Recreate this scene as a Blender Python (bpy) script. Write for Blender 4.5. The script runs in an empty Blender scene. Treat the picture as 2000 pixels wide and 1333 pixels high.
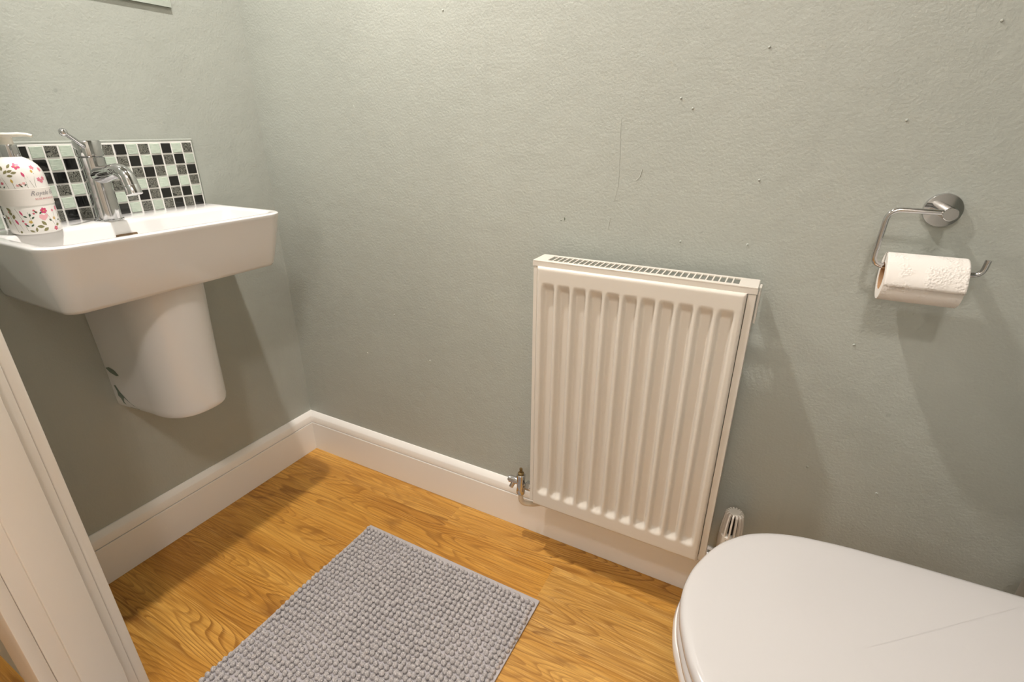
import bpy, bmesh, math, random
from mathutils import Vector, Matrix, noise
PI = math.pi
R = math.radians
scene = bpy.context.scene
col = scene.collection

# ------------------------------------------------------------------ camera
cam_d = bpy.data.cameras.new('camera')
cam = bpy.data.objects.new('camera', cam_d)
col.objects.link(cam)
cam_d.sensor_width = 36.0
cam_d.sensor_fit = 'HORIZONTAL'
cam_d.lens = 36.0 * 987.44 / 2000.0
cam_d.clip_start = 0.01
cam.location = (1.3034, -0.9915, 1.0226)
cam.rotation_euler = (PI / 2 - R(22.916), 0, R(28.111))
scene.camera = cam

# ------------------------------------------------------------------ world, lights, exposure
world = bpy.data.worlds.new('world')
scene.world = world
world.use_nodes = True
bgn = world.node_tree.nodes['Background']
bgn.inputs[0].default_value = (1.0, 0.93, 0.84, 1)
bgn.inputs[1].default_value = 0.02
scene.view_settings.view_transform = 'Standard'
scene.view_settings.look = 'None'
scene.view_settings.gamma = 1.0
scene.view_settings.exposure = 0.11
scene.view_settings.use_curve_mapping = False

ROOM_LAMP = (0.515, -0.43, 2.372)      # recessed downlight over the mat
HALL_LAMP = (1.45, -1.42, 2.30)        # flush dome lamp outside the door


def spot(name, loc, energy, size_deg, blend, radius, color):
    l = bpy.data.lights.new(name, 'SPOT')
    l.energy = energy
    l.spot_size = R(size_deg)
    l.spot_blend = blend
    l.shadow_soft_size = radius
    l.color = color
    o = bpy.data.objects.new(name, l)
    o.location = loc
    col.objects.link(o)
    return o


def point(name, loc, energy, radius, color):
    l = bpy.data.lights.new(name, 'POINT')
    l.energy = energy
    l.shadow_soft_size = radius
    l.color = color
    o = bpy.data.objects.new(name, l)
    o.location = loc
    col.objects.link(o)
    return o


spot('downlight_lamp', ROOM_LAMP, 100.0, 120, 1.0, 0.028, (1.0, 0.94, 0.89))
point('hall_lamp', HALL_LAMP, 28.0, 0.08, (1.0, 0.93, 0.88))
HALL_FILL = (1.25, -2.20, 1.62)      # added fill light on the far side of the hall
point('hall_fill_lamp', HALL_FILL, 9.0, 0.11, (1.0, 0.93, 0.88))
MIRROR_BOUNCE = (0.100, -0.345, 1.965)   # added spot, stands in for the downlight bounced off the mirror
ms = spot('mirror_bounce_light', MIRROR_BOUNCE, 26.0, 84, 0.7, 0.022, (1.0, 0.92, 0.83))
MS_DIR = Vector((1.45, 0.17, -1.02)).normalized()
ms.rotation_euler = MS_DIR.to_track_quat('-Z', 'Y').to_euler()


# ------------------------------------------------------------------ materials
def mat(name, color=(0.8, 0.8, 0.8), rough=0.5, metal=0.0, spec=0.5, coat=0.0, **kw):
    m = bpy.data.materials.new(name)
    m.use_nodes = True
    b = m.node_tree.nodes['Principled BSDF']
    b.inputs['Base Color'].default_value = (*color, 1)
    b.inputs['Roughness'].default_value = rough
    b.inputs['Metallic'].default_value = metal
    b.inputs['Specular IOR Level'].default_value = spec
    b.inputs['Coat Weight'].default_value = coat
    if coat:
        b.inputs['Coat Roughness'].default_value = 0.06
    for k, v in kw.items():
        b.inputs[k.replace('_', ' ')].default_value = v
    return m


class NT:
    """small helper for wiring node trees"""
    def __init__(s, m):
        s.t = m.node_tree
        s.b = s.t.nodes['Principled BSDF']

    def n(s, typ, **kw):
        nd = s.t.nodes.new(typ)
        for k, v in kw.items():
            setattr(nd, k, v)
        return nd

    def l(s, a, b):
        s.t.links.new(a, b)

    def coord(s, kind='Object', scale=(1, 1, 1), loc=(0, 0, 0)):
        tc = s.n('ShaderNodeTexCoord')
        mp = s.n('ShaderNodeMapping')
        mp.inputs['Scale'].default_value = scale
        mp.inputs['Location'].default_value = loc
        s.l(tc.outputs[kind], mp.inputs[0])
        return mp.outputs[0]

    def noise(s, vec, scale, detail=2, rough=0.5, dist=0.0):
        nd = s.n('ShaderNodeTexNoise')
        nd.inputs['Scale'].default_value = scale
        nd.inputs['Detail'].default_value = detail
        nd.inputs['Roughness'].default_value = rough
        nd.inputs['Distortion'].default_value = dist
        if vec is not None:
            s.l(vec, nd.inputs['Vector'])
        return nd.outputs['Fac']

    def ramp(s, fac, stops, interp='LINEAR'):
        nd = s.n('ShaderNodeValToRGB')
        nd.color_ramp.interpolation = interp
        el = nd.color_ramp.elements
        while len(el) > 1:
            el.remove(el[-1])
        el[0].position = stops[0][0]
        el[0].color = (*stops[0][1], 1)
        for p, c in stops[1:]:
            e = el.new(p)
            e.color = (*c, 1)
        s.l(fac, nd.inputs[0])
        return nd.outputs[0]

    def mix(s, fac, a, b, blend='MIX'):
        nd = s.n('ShaderNodeMix', data_type='RGBA', blend_type=blend)
        for sock, v in ((nd.inputs['Factor'], fac), (nd.inputs[6], a), (nd.inputs[7], b)):
            if isinstance(v, (int, float)):
                sock.default_value = v
            elif isinstance(v, tuple):
                sock.default_value = (*v, 1)
            else:
                s.l(v, sock)
        return nd.outputs[2]

    def math(s, op, a, b=None, c=None):
        nd = s.n('ShaderNodeMath', operation=op)
        for i, v in enumerate((a, b, c)):
            if v is None:
                continue
            if isinstance(v, (int, float)):
                nd.inputs[i].default_value = v
            else:
                s.l(v, nd.inputs[i])
        return nd.outputs[0]

    def bump(s, h, strength, distance):
        nd = s.n('ShaderNodeBump')
        nd.inputs['Strength'].default_value = strength
        nd.inputs['Distance'].default_value = distance
        s.l(h, nd.inputs['Height'])
        s.l(nd.outputs[0], s.b.inputs['Normal'])

    def color(s, c):
        s.l(c, s.b.inputs['Base Color'])


def wall_paint(name, base, streak):
    m = mat(name, base, 0.42, spec=0.35)
    t = NT(m)
    v = t.coord()
    big = t.noise(v, 3.0, 3, 0.55)
    c = t.ramp(big, [(0.3, tuple(x * 0.955 for x in base)), (0.7, tuple(min(1, x * 1.035) for x in base))])
    # faint run marks left by condensation
    vs = t.coord(scale=(38, 38, 2.2))
    st = t.noise(vs, 1.0, 3, 0.6)
    msk = t.ramp(st, [(0.56, (0, 0, 0)), (0.72, (1, 1, 1))])
    c = t.mix(t.math('MULTIPLY', msk, streak), c, tuple(x * 0.72 for x in base))
    # small dirt specks
    sp = t.noise(v, 62.0, 1, 0.4)
    spm = t.ramp(sp, [(0.80, (0, 0, 0)), (0.83, (1, 1, 1))])
    c = t.mix(t.math('MULTIPLY', spm, 0.35), c, tuple(x * 0.6 for x in base))
    t.color(c)
    h1 = t.noise(v, 210.0, 3, 0.55)
    h2 = t.noise(v, 26.0, 2, 0.5)
    hh = t.math('ADD', h1, t.math('MULTIPLY', h2, 1.6))
    t.bump(hh, 0.28, 0.0032)
    return m


def wood():
    m = mat('oak_laminate', rough=0.36, spec=0.45)
    t = NT(m)
    tc = t.n('ShaderNodeTexCoord')
    oi = t.n('ShaderNodeObjectInfo')
    off = t.n('ShaderNodeCombineXYZ')
    t.l(t.math('MULTIPLY', oi.outputs['Random'], 17.0), off.inputs[0])
    t.l(t.math('MULTIPLY', oi.outputs['Random'], 43.0), off.inputs[1])
    add = t.n('ShaderNodeVectorMath', operation='ADD')
    t.l(tc.outputs['Object'], add.inputs[0])
    t.l(off.outputs[0], add.inputs[1])
    P = add.outputs[0]

    def mp(scale):
        q = t.n('ShaderNodeMapping')
        q.inputs['Scale'].default_value = scale
        t.l(P, q.inputs[0])
        return q.outputs[0]
    # cathedral rings: contour lines of a stretched noise field
    field = t.noise(mp((1.5, 10.0, 1)), 1.0, 1.6, 0.42, 0.25)
    rings = t.math('FRACT', t.math('MULTIPLY', field, 30.0))
    line = t.ramp(rings, [(0.0, (0.1, 0.1, 0.1)), (0.55, (0.25, 0.25, 0.25)), (0.86, (1, 1, 1)), (0.93, (0.9, 0.9, 0.9)), (1.0, (0.1, 0.1, 0.1))])
    # fine straight fibre
    fib = t.noise(mp((4.0, 210.0, 1)), 1.0, 4, 0.7)
    fib2 = t.noise(mp((9.0, 420.0, 1)), 1.0, 2, 0.6)
    tone = t.noise(mp((1.6, 9.0, 1)), 1.0, 3, 0.6)
    base = t.ramp(tone, [(0.28, (0.45, 0.205, 0.032)), (0.5, (0.60, 0.310, 0.060)), (0.72, (0.76, 0.450, 0.120))])
    grp = t.noise(mp((2.0, 6.0, 1)), 1.0, 2, 0.5)
    gm = t.ramp(grp, [(0.36, (0.25, 0.25, 0.25)), (0.62, (1, 1, 1))])
    c = t.mix(t.math('MULTIPLY', t.math('MULTIPLY', line, gm), 0.88), base, (0.23, 0.088, 0.012))
    fm = t.ramp(fib, [(0.36, (1, 1, 1)), (0.58, (0, 0, 0))])
    c = t.mix(t.math('MULTIPLY', fm, 0.62), c, (0.27, 0.108, 0.014))
    fm2 = t.ramp(fib2, [(0.55, (0, 0, 0)), (0.72, (1, 1, 1))])
    c = t.mix(t.math('MULTIPLY', fm2, 0.38), c, (0.84, 0.55, 0.20))
    # dark knots / smoky patches
    kn = t.noise(mp((4.5, 10.0, 1)), 1.0, 3, 0.6, 0.8)
    km = t.ramp(kn, [(0.60, (0, 0, 0)), (0.78, (1, 1, 1))])
    c = t.mix(t.math('MULTIPLY', km, 0.85), c, (0.17, 0.065, 0.014))
    # short dark flecks
    fl = t.noise(mp((48.0, 130.0, 1)), 1.0, 1, 0.4)
    flm = t.ramp(fl, [(0.79, (0, 0, 0)), (0.83, (1, 1, 1))])
    c = t.mix(t.math('MULTIPLY', flm, 0.85), c, (0.07, 0.03, 0.012))
    hs = t.n('ShaderNodeHueSaturation')
    t.l(t.mix(1.0, c, oi.outputs['Color'], 'MULTIPLY'), hs.inputs['Color'])
    t.l(t.math('ADD', t.math('MULTIPLY', oi.outputs['Random'], 0.10), 1.0), hs.inputs['Value'])
    t.color(hs.outputs[0])
    t.l(t.math('ADD', t.math('MULTIPLY', fib, 0.2), 0.30), t.b.inputs['Roughness'])
    t.bump(t.math('ADD', fib, t.math('MULTIPLY', line, -0.5)), 0.12, 0.0006)
    return m


def gloss_white(name, c, rough=0.16):
    return mat(name, c, rough, spec=0.5, coat=0.3)


SAGE = (0.420, 0.441, 0.398)
M = {}
M['wall'] = wall_paint('sage_wall_paint', SAGE, 0.10)
M['white_wall'] = wall_paint('white_wall_paint', (0.78, 0.76, 0.70), 0.05)
M['ceiling'] = mat('ceiling_white', (0.82, 0.81, 0.77), 0.8)
M['wood'] = wood()
M['subfloor'] = mat('dark_joint', (0.30, 0.16, 0.05), 0.8)
M['trim'] = mat('gloss_trim_paint', (0.88, 0.85, 0.80), 0.26, spec=0.45)
M['joint'] = mat('dusty_joint', (0.28, 0.23, 0.16), 0.8)
M['ceramic'] = gloss_white('white_ceramic', (0.80, 0.785, 0.77), 0.09)
M['seat'] = gloss_white('white_seat_plastic', (0.55, 0.53, 0.52), 0.17)
M['radiator'] = mat('radiator_enamel', (0.70, 0.655, 0.585), 0.30, spec=0.45)
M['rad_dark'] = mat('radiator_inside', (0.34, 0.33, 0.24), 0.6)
M['chrome'] = mat('chrome', (0.64, 0.64, 0.65), 0.06, 1.0)
M['steel'] = mat('brushed_steel', (0.62, 0.58, 0.56), 0.28, 1.0)
M['dark_hole'] = mat('dark_hole', (0.012, 0.012, 0.012), 0.5)
M['brass'] = mat('brass_spindle', (0.22, 0.15, 0.06), 0.4, 0.8)
M['grout'] = mat('white_grout', (0.83, 0.82, 0.78), 0.75)
M['black_tile'] = mat('black_glass_tile', (0.006, 0.006, 0.006), 0.07, coat=0.6)
M['pump'] = mat('pump_plastic', (0.86, 0.82, 0.72), 0.35)
M['bottle'] = mat('bottle_plastic', (0.87, 0.84, 0.80), 0.22, coat=0.3)
M['band'] = mat('paper_band', (0.78, 0.73, 0.68), 0.6)
M['ink'] = mat('grey_ink', (0.30, 0.28, 0.29), 0.6)
M['red_ink'] = mat('red_ink', (0.55, 0.16, 0.18), 0.6)
M['card'] = mat('cardboard', (0.50, 0.30, 0.16), 0.9)
M['pipe'] = mat('painted_pipe', (0.68, 0.58, 0.44), 0.35)
M['mirror'] = mat('mirror_glass', (0.88, 0.92, 0.89), 0.015, 1.0)
M['mirror_edge'] = mat('mirror_edge', (0.10, 0.14, 0.12), 0.2)
M['lamp_glow'] = mat('lamp_glow', (1, 1, 1), 0.5)
_b = M['lamp_glow'].node_tree.nodes['Principled BSDF']
_b.inputs['Emission Color'].default_value = (1.0, 0.90, 0.78, 1)
_b.inputs['Emission Strength'].default_value = 4.0


def green_glass():
    m = mat('pale_green_glass_tile', (0.50, 0.58, 0.49), 0.08, coat=0.7)
    t = NT(m)
    v = t.coord()
    oi = t.n('ShaderNodeObjectInfo')
    n1 = t.noise(t.coord(scale=(60, 60, 140)), 1.0, 2, 0.5, 1.2)
    c = t.ramp(n1, [(0.3, (0.43, 0.52, 0.43)), (0.6, (0.53, 0.60, 0.51)), (0.75, (0.66, 0.71, 0.62))])
    hs = t.n('ShaderNodeHueSaturation')
    t.l(c, hs.inputs['Color'])
    t.l(t.math('ADD', t.math('MULTIPLY', oi.outputs['Random'], 0.25), 0.88), hs.inputs['Value'])
    t.color(hs.outputs[0])
    t.bump(n1, 0.5, 0.002)
    return m


def pattern_tile():
    m = mat('etched_grey_tile', (0.1, 0.1, 0.09), 0.18, coat=0.4)
    t = NT(m)
    oi = t.n('ShaderNodeObjectInfo')
    tc = t.n('ShaderNodeTexCoord')
    off = t.n('ShaderNodeCombineXYZ')
    t.l(t.math('MULTIPLY', oi.outputs['Random'], 9.0), off.inputs[1])
    t.l(t.math('MULTIPLY', oi.outputs['Random'], 5.0), off.inputs[2])
    add = t.n('ShaderNodeVectorMath', operation='ADD')
    t.l(tc.outputs['Object'], add.inputs[0])
    t.l(off.outputs[0], add.inputs[1])
    f = t.noise(add.outputs[0], 85.0, 1.5, 0.5, 1.5)
    r = t.math('ABSOLUTE', t.math('SUBTRACT', t.math('FRACT', t.math('MULTIPLY', f, 7.0)), 0.5))
    c = t.ramp(r, [(0.05, (0.018, 0.018, 0.016)), (0.17, (0.10, 0.10, 0.085)), (0.4, (0.19, 0.19, 0.16))])
    t.color(c)
    t.bump(r, 0.4, 0.001)
    return m


M['green_tile'] = green_glass()
M['pattern_tile'] = pattern_tile()


def paper_mat():
    m = mat('toilet_paper', (0.83, 0.79, 0.74), 0.9, spec=0.1)
    t = NT(m)
    v = t.coord()
    vo = t.n('ShaderNodeTexVoronoi')
    vo.inputs['Scale'].default_value = 330.0
    t.l(v, vo.inputs['Vector'])
    patch = t.noise(v, 28.0, 2, 0.5)
    pm = t.ramp(patch, [(0.45, (0, 0, 0)), (0.56, (1, 1, 1))])
    h = t.math('MULTIPLY', vo.outputs['Distance'], pm)
    t.bump(h, 0.55, 0.0022)
    return m


def chenille():
    m = mat('grey_chenille', (0.36, 0.335, 0.335), 0.95, spec=0.1)
    t = NT(m)
    v = t.coord('Object')
    f = t.noise(v, 520.0, 2, 0.6)
    c = t.ramp(f, [(0.35, (0.34, 0.315, 0.315)), (0.55, (0.52, 0.49, 0.485)), (0.72, (0.80, 0.76, 0.74))])
    t.color(c)
    t.bump(f, 0.7, 0.002)
    b = m.node_tree.nodes['Principled BSDF']
    b.inputs['Sheen Weight'].default_value = 0.25
    return m


M['paper'] = paper_mat()
M['chenille'] = chenille()
M['mat_base'] = mat('mat_backing', (0.50, 0.47, 0.48), 0.9, spec=0.1)
M['pan_ceramic'] = M['ceramic']  # the pan's plain ceramic


# ------------------------------------------------------------------ mesh helpers
def link(name, me, parent=None, m=None, smooth=False):
    if m is not None:
        me.materials.clear()
        me.materials.append(m)
    if smooth:
        me.shade_smooth()
    o = bpy.data.objects.new(name, me)
    col.objects.link(o)
    if parent is not None:
        o.parent = parent
    return o


def pyd(name, verts, faces, m, parent=None, smooth=False, fix=True):
    me = bpy.data.meshes.new(name)
    me.from_pydata([tuple(v) for v in verts], [], faces)
    if fix:
        bm = bmesh.new()
        bm.from_mesh(me)
        bmesh.ops.recalc_face_normals(bm, faces=bm.faces)
        bm.to_mesh(me)
        bm.free()
    me.update()
    return link(name, me, parent, m, smooth)


def empty(name, loc=(0, 0, 0)):
    o = bpy.data.objects.new(name, None)
    o.location = loc
    o.empty_display_size = 0.05
    col.objects.link(o)
    return o


def tag(o, label=None, cat=None, group=None, kind=None):
    if label:
        o['label'] = label
    if cat:
        o['category'] = cat
    if group:
        o['group'] = group
    if kind:
        o['kind'] = kind
    return o


def box_bm(bm, x0, x1, y0, y1, z0, z1, bevel=0.0, seg=2):
    b2 = bmesh.new()
    bmesh.ops.create_cube(b2, size=1.0)
    bmesh.ops.scale(b2, vec=(x1 - x0, y1 - y0, z1 - z0), verts=b2.verts)
    bmesh.ops.translate(b2, vec=((x0 + x1) / 2, (y0 + y1) / 2, (z0 + z1) / 2), verts=b2.verts)
    if bevel:
        bmesh.ops.bevel(b2, geom=b2.edges[:], offset=bevel, segments=seg, affect='EDGES', profile=0.5)
    me = bpy.data.meshes.new('tmp')
    b2.to_mesh(me)
    b2.free()
    bm.from_mesh(me)
    bpy.data.meshes.remove(me)


def box(name, x0, x1, y0, y1, z0, z1, m, parent=None, bevel=0.0, seg=2, smooth=False):
    bm = bmesh.new()
    box_bm(bm, x0, x1, y0, y1, z0, z1, bevel, seg)
    me = bpy.data.meshes.new(name)
    bm.to_mesh(me)
    bm.free()
    o = link(name, me, parent, m)
    if smooth:
        me.shade_smooth()
    return o


def loft(rings, cap0=True, cap1=True, closed=True):
    n = len(rings[0])
    verts = [p for r in rings for p in r]
    faces = []
    for i in range(len(rings) - 1):
        for j in range(n if closed else n - 1):
            k = (j + 1) % n
            faces.append((i * n + j, i * n + k, (i + 1) * n + k, (i + 1) * n + j))
    if cap0:
        faces.append(tuple(range(n - 1, -1, -1)))
    if cap1:
        b = (len(rings) - 1) * n
        faces.append(tuple(range(b, b + n)))
    return verts, faces


def lathe(profile, n=32, axis='z', c=(0, 0, 0)):
    """profile: list of (r, h) along the axis"""
    rings = []
    for r, h in profile:
        ring = []
        for i in range(n):
            a = 2 * PI * i / n
            u, v = r * math.cos(a), r * math.sin(a)
            if axis == 'z':
                p = (u, v, h)
            elif axis == 'y':
                p = (v, h, u)
            else:
                p = (h, u, v)
            ring.append((p[0] + c[0], p[1] + c[1], p[2] + c[2]))
        rings.append(ring)
    return loft(rings)


def lathe_obj(name, profile, m, parent=None, n=32, axis='z', c=(0, 0, 0), smooth=True, angle=35):
    v, f = lathe(profile, n, axis, c)
    o = pyd(name, v, f, m, parent, False)
    if smooth:
        auto_smooth(o, angle)
    return o


def auto_smooth(o, angle=35):
    me = o.data
    me.shade_smooth()
    bm = bmesh.new()
    bm.from_mesh(me)
    lim = R(angle)
    for e in bm.edges:
        if len(e.link_faces) == 2:
            e.smooth = e.calc_face_angle(0.0) < lim
    bm.to_mesh(me)
    bm.free()


def smooth_path(pts, fillet=0.02, seg=6):
    out = [Vector(pts[0])]
    for i in range(1, len(pts) - 1):
        p, a, b = Vector(pts[i]), Vector(pts[i - 1]), Vector(pts[i + 1])
        da, db = (a - p), (b - p)
        f = min(fillet, da.length * 0.49, db.length * 0.49)
        s, e = p + da.normalized() * f, p + db.normalized() * f
        for k in range(seg + 1):
            t = k / seg
            out.append(s * (1 - t) ** 2 + p * 2 * t * (1 - t) + e * t ** 2)
    out.append(Vector(pts[-1]))
    return out


def tube(path, radii, n=14):
    path = [Vector(p) for p in path]
    if isinstance(radii, (int, float)):
        radii = [radii] * len(path)
    rings = []
    t0 = (path[1] - path[0]).normalized()
    up = Vector((0, 0, 1)) if abs(t0.z) < 0.9 else Vector((1, 0, 0))
    nrm = t0.cross(up).normalized()
    for i, p in enumerate(path):
        if i == 0:
            t = path[1] - path[0]
        elif i == len(path) - 1:
            t = path[-1] - path[-2]
        else:
            t = path[i + 1] - path[i - 1]
        t.normalize()
        nrm = (nrm - t * nrm.dot(t)).normalized()
        bn = t.cross(nrm)
        rings.append([tuple(p + (nrm * math.cos(2 * PI * k / n) + bn * math.sin(2 * PI * k / n)) * radii[i]) for k in range(n)])
    return loft(rings)


def tube_obj(name, path, radii, m, parent=None, n=14):
    v, f = tube(path, radii, n)
    o = pyd(name, v, f, m, parent)
    auto_smooth(o, 50)
    return o


def rrect(x0, x1, y0, y1, rb, rf, z, n=8):
    """rounded rectangle, rb radius at the x0 corners, rf radius at the x1 corners"""
    pts = []
    for cx, cy, r, a0 in ((x1 - rf, y1 - rf, rf, 0), (x0 + rb, y1 - rb, rb, 90), (x0 + rb, y0 + rb, rb, 180), (x1 - rf, y0 + rf, rf, 270)):
        for k in range(n + 1):
            a = R(a0 + 90.0 * k / n)
            pts.append((cx + r * math.cos(a), cy + r * math.sin(a), z))
    return pts


# ================================================================== THE SETTING
XR = 1.96            # right wall
YF = -0.7725         # room face of the front wall
YH = -0.862          # hall face of the front wall
ZC = 2.40
JX = 0.400           # left jamb face
JX2 = 1.62           # right jamb face
HX0, HX1, HY = -1.0, 2.7, -2.35


def struct(o):
    o['kind'] = 'structure'
    return o


struct(box('wall_back', -0.12, XR + 0.12, 0.0, 0.10, -0.05, ZC, M['wall']))
struct(box('wall_left', -0.10, 0.0, YF, 0.0, -0.05, ZC, M['wall']))
struct(box('wall_right', XR, XR + 0.10, YF, 0.0, -0.05, ZC, M['wall']))
bm = bmesh.new()
box_bm(bm, HX0, JX - 0.028, YH, YF, -0.05, ZC)
box_bm(bm, JX2 + 0.028, HX1, YH, YF, -0.05, ZC)
box_bm(bm, JX - 0.028, JX2 + 0.028, YH, YF, 2.04, ZC)
me = bpy.data.meshes.new('wall_front')
bm.to_mesh(me)
bm.free()
struct(link('wall_front', me, None, M['wall']))
struct(box('wall_hall_left', HX0 - 0.1, HX0, HY, YH, -0.05, ZC, M['white_wall']))
struct(box('wall_hall_right', HX1, HX1 + 0.1, HY, YH, -0.05, ZC, M['white_wall']))
struct(box('wall_hall_back', HX0 - 0.1, HX1 + 0.1, HY - 0.1, HY, -0.05, ZC, M['white_wall']))
struct(box('ceiling', HX0 - 0.1, HX1 + 0.1, HY - 0.1, 0.10, ZC, ZC + 0.08, M['ceiling']))

# floor: a dark base with every laminate plank as its own piece
floor = struct(box('floor', HX0 - 0.1, HX1 + 0.1, HY - 0.1, 0.0, -0.06, -0.009, M['subfloor']))
random.seed(4)
plank_mesh = {}


def plank(x0, x1, y0, y1):
    L, W = round(x1 - x0, 3), round(y1 - y0, 3)
    if (L, W) not in plank_mesh:
        bm = bmesh.new()
        box_bm(bm, -L / 2, L / 2, -W / 2, W / 2, -0.008, 0.0)
        top = [e for e in bm.edges if all(v.co.z > -0.001 for v in e.verts)]
        bmesh.ops.bevel(bm, geom=top, offset=0.00025, segments=1, affect='EDGES')
        me = bpy.data.meshes.new('plank')
        bm.to_mesh(me)
        bm.free()
        me.materials.append(M['wood'])
        plank_mesh[(L, W)] = me
    o = bpy.data.objects.new('plank', plank_mesh[(L, W)])
    o.location = ((x0 + x1) / 2, (y0 + y1) / 2, 0.0)
    o.parent = floor
    col.objects.link(o)
    return o


rows = [0.0, -0.098] + [-0.098 - 0.190 * k for k in range(1, 13)]
joints = {0: [0.617], 1: [0.948], 2: [0.70], 3: [1.02], 4: [0.55], 5: [1.30], 6: [0.2], 7: [0.9], 8: [0.4], 9: [1.5], 10: [0.1], 11: [0.8], 12: [0.4]}
g = 0.00015
for i in range(len(rows) - 1):
    y1, y0 = rows[i], max(rows[i + 1], HY)
    if y1 - y0 < 0.02:
        continue
    lo, hi = (0.0, XR) if y0 > YF else (HX0, HX1)
    cuts = []
    j = joints[i][0]
    while j > lo + 0.02:
        j -= 1.285
    j += 1.285
    cuts = [lo]
    while j < hi - 0.02:
        cuts.append(j)
        j += 1.285
    cuts.append(hi)
    for a, b in zip(cuts[:-1], cuts[1:]):
        pl = plank(a + g, b - g, y0 + g, y1 - g)
        if a > 0.9 and i < 5:
            pl.color = (1.08, 1.16, 1.45, 1)        # the paler boards beside the toilet
        elif a < 0.1 and 0 < i < 5:
            pl.color = (0.97, 0.92, 0.78, 1)

# skirting boards, moulded profile (distance from wall, height)
SK = [(0, 0.0), (0.0160, 0.0), (0.0160, 0.1020), (0.0155, 0.1028), (0.0085, 0.1030), (0.0085, 0.1048), (0.0145, 0.1050),
      (0.0145, 0.1255), (0.0130, 0.1285), (0.0060, 0.1370), (0.0030, 0.1395), (0, 0.1400)]


def skirting(name, p0, p1, inward, mitre0=False, mitre1=False):
    p0, p1, inward = Vector(p0), Vector(p1), Vector(inward)
    d = (p1 - p0).normalized()
    rings = []
    N = 2
    for k in range(N):
        ring = []
        for t, z in SK:
            base = p0 if k == 0 else p1
            sh = (t if mitre0 else 0) if k == 0 else (-t if mitre1 else 0)
            q = base + inward * t + d * sh
            ring.append((q.x, q.y, z + 0.0005))
        rings.append(ring)
    v, f = loft(rings)
    o = pyd(name, v, f, M['trim'])
    auto_smooth(o, 28)
    return struct(o)


skirting('baseboard_back', (0, 0, 0), (XR, 0, 0), (0, -1, 0), True, True)
skirting('baseboard_left', (0, YF, 0), (0, 0, 0), (1, 0, 0), False, True)
skirting('baseboard_right', (XR, 0, 0), (XR, YF, 0), (-1, 0, 0), True, False)
skirting('baseboard_hall_1', (HX0, YH, 0), (-0.30, YH, 0), (0, -1, 0))
skirting('baseboard_hall_2', (JX2 + 0.12, YH, 0), (HX1, YH, 0), (0, -1, 0))

# door frame: linings, stops and architraves
frame = struct(empty('door_1', (JX, (YF + YH) / 2, 0)))


def wbox(name, x0, x1, y0, y1, z0, z1, m, parent, bevel=0.0015):
    """box given in world space, parented to a located empty"""
    o = box(name, x0 - parent.location.x, x1 - parent.location.x, y0 - parent.location.y, y1 - parent.location.y,
            z0 - parent.location.z, z1 - parent.location.z, m, parent, bevel, 2)
    auto_smooth(o, 40)
    return o


for s, jx in ((1, JX), (-1, JX2)):
    def ax(a, b):
        p, q = jx + s * a, jx + s * b
        return min(p, q), max(p, q)
    x0, x1 = ax(-0.028, 0.0)
    wbox('lining', x0, x1, YH, YF, 0, 2.04, M['trim'], frame)
    x0, x1 = ax(0.0, 0.012)
    wbox('door_stop', x0, x1, -0.8400, -0.7880, 0, 2.028, M['trim'], frame, 0.001)
    x0, x1 = ax(-0.070, -0.004)
    wbox('architrave', x0, x1, YF, YF + 0.016, 0, 2.09, M['trim'], frame, 0.003)
    x0, x1 = ax(-0.120, -0.004)
    wbox('architrave', x0, x1, YH - 0.018, YH, 0, 2.09, M['trim'], frame, 0.002)
wbox('head_lining', JX, JX2, YH, YF, 2.0405, 2.0695, M['trim'], frame)
wbox('head_architrave', JX - 0.004, JX2 + 0.004, YF, YF + 0.016, 2.045, 2.09, M['trim'], frame, 0.003)
wbox('head_architrave', JX - 0.004, JX2 + 0.004, YH - 0.018, YH, 2.045, 2.09, M['trim'], frame, 0.002)

# hairline cracks, paint nibs and a scuff on the back wall
M['scuff'] = mat('dark_scuff', (0.15, 0.17, 0.13), 0.7)
WB = bpy.data.objects['wall_back']
for pts, r in (([(1.0014, 1.0374), (1.0046, 0.9773), (1.0063, 0.9218), (0.9999, 0.8879)], 0.0005), ([(1.0499, 0.9514), (1.0465, 0.9376), (1.0403, 0.9309)], 0.0008),
               ([(0.9950, 0.8579), (0.9923, 0.8375)], 0.0007), ([(0.3460, 1.0720), (0.3480, 1.0642)], 0.0011)):
    tube_obj('paint_crack', [(x_, -0.0001, z_) for x_, z_ in pts], r, M['wall'], WB, 6)
nv, nf = lathe([(0.0001, 0.0002), (0.0022, 0.0), (0.0019, -0.0010), (0.0010, -0.0016), (0.0001, -0.0018)], 8, 'y')
nib0 = None
for x_, z_ in ((1.4335, 1.0324), (1.2509, 0.94), (1.231, 1.1386), (1.1048, 1.0691), (0.6158, 1.2404), (1.1266, 1.0527), (1.1349, 0.8238), (1.2509, 0.8297), (0.2944, 0.4136), (0.4104, 0.5529), (0.5217, 0.4391), (1.4476, 0.6744), (1.5466, 0.3921), (1.4291, 0.4109), (1.5064, 1.1526)):
    if nib0 is None:
        nb = pyd('paint_nib', nv, nf, M['wall'], WB, True)
        nib0 = nb.data
    else:
        nb = bpy.data.objects.new('paint_nib', nib0)
        nb.parent = WB
        col.objects.link(nb)
    nb.location = (x_, 0, z_)
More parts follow.
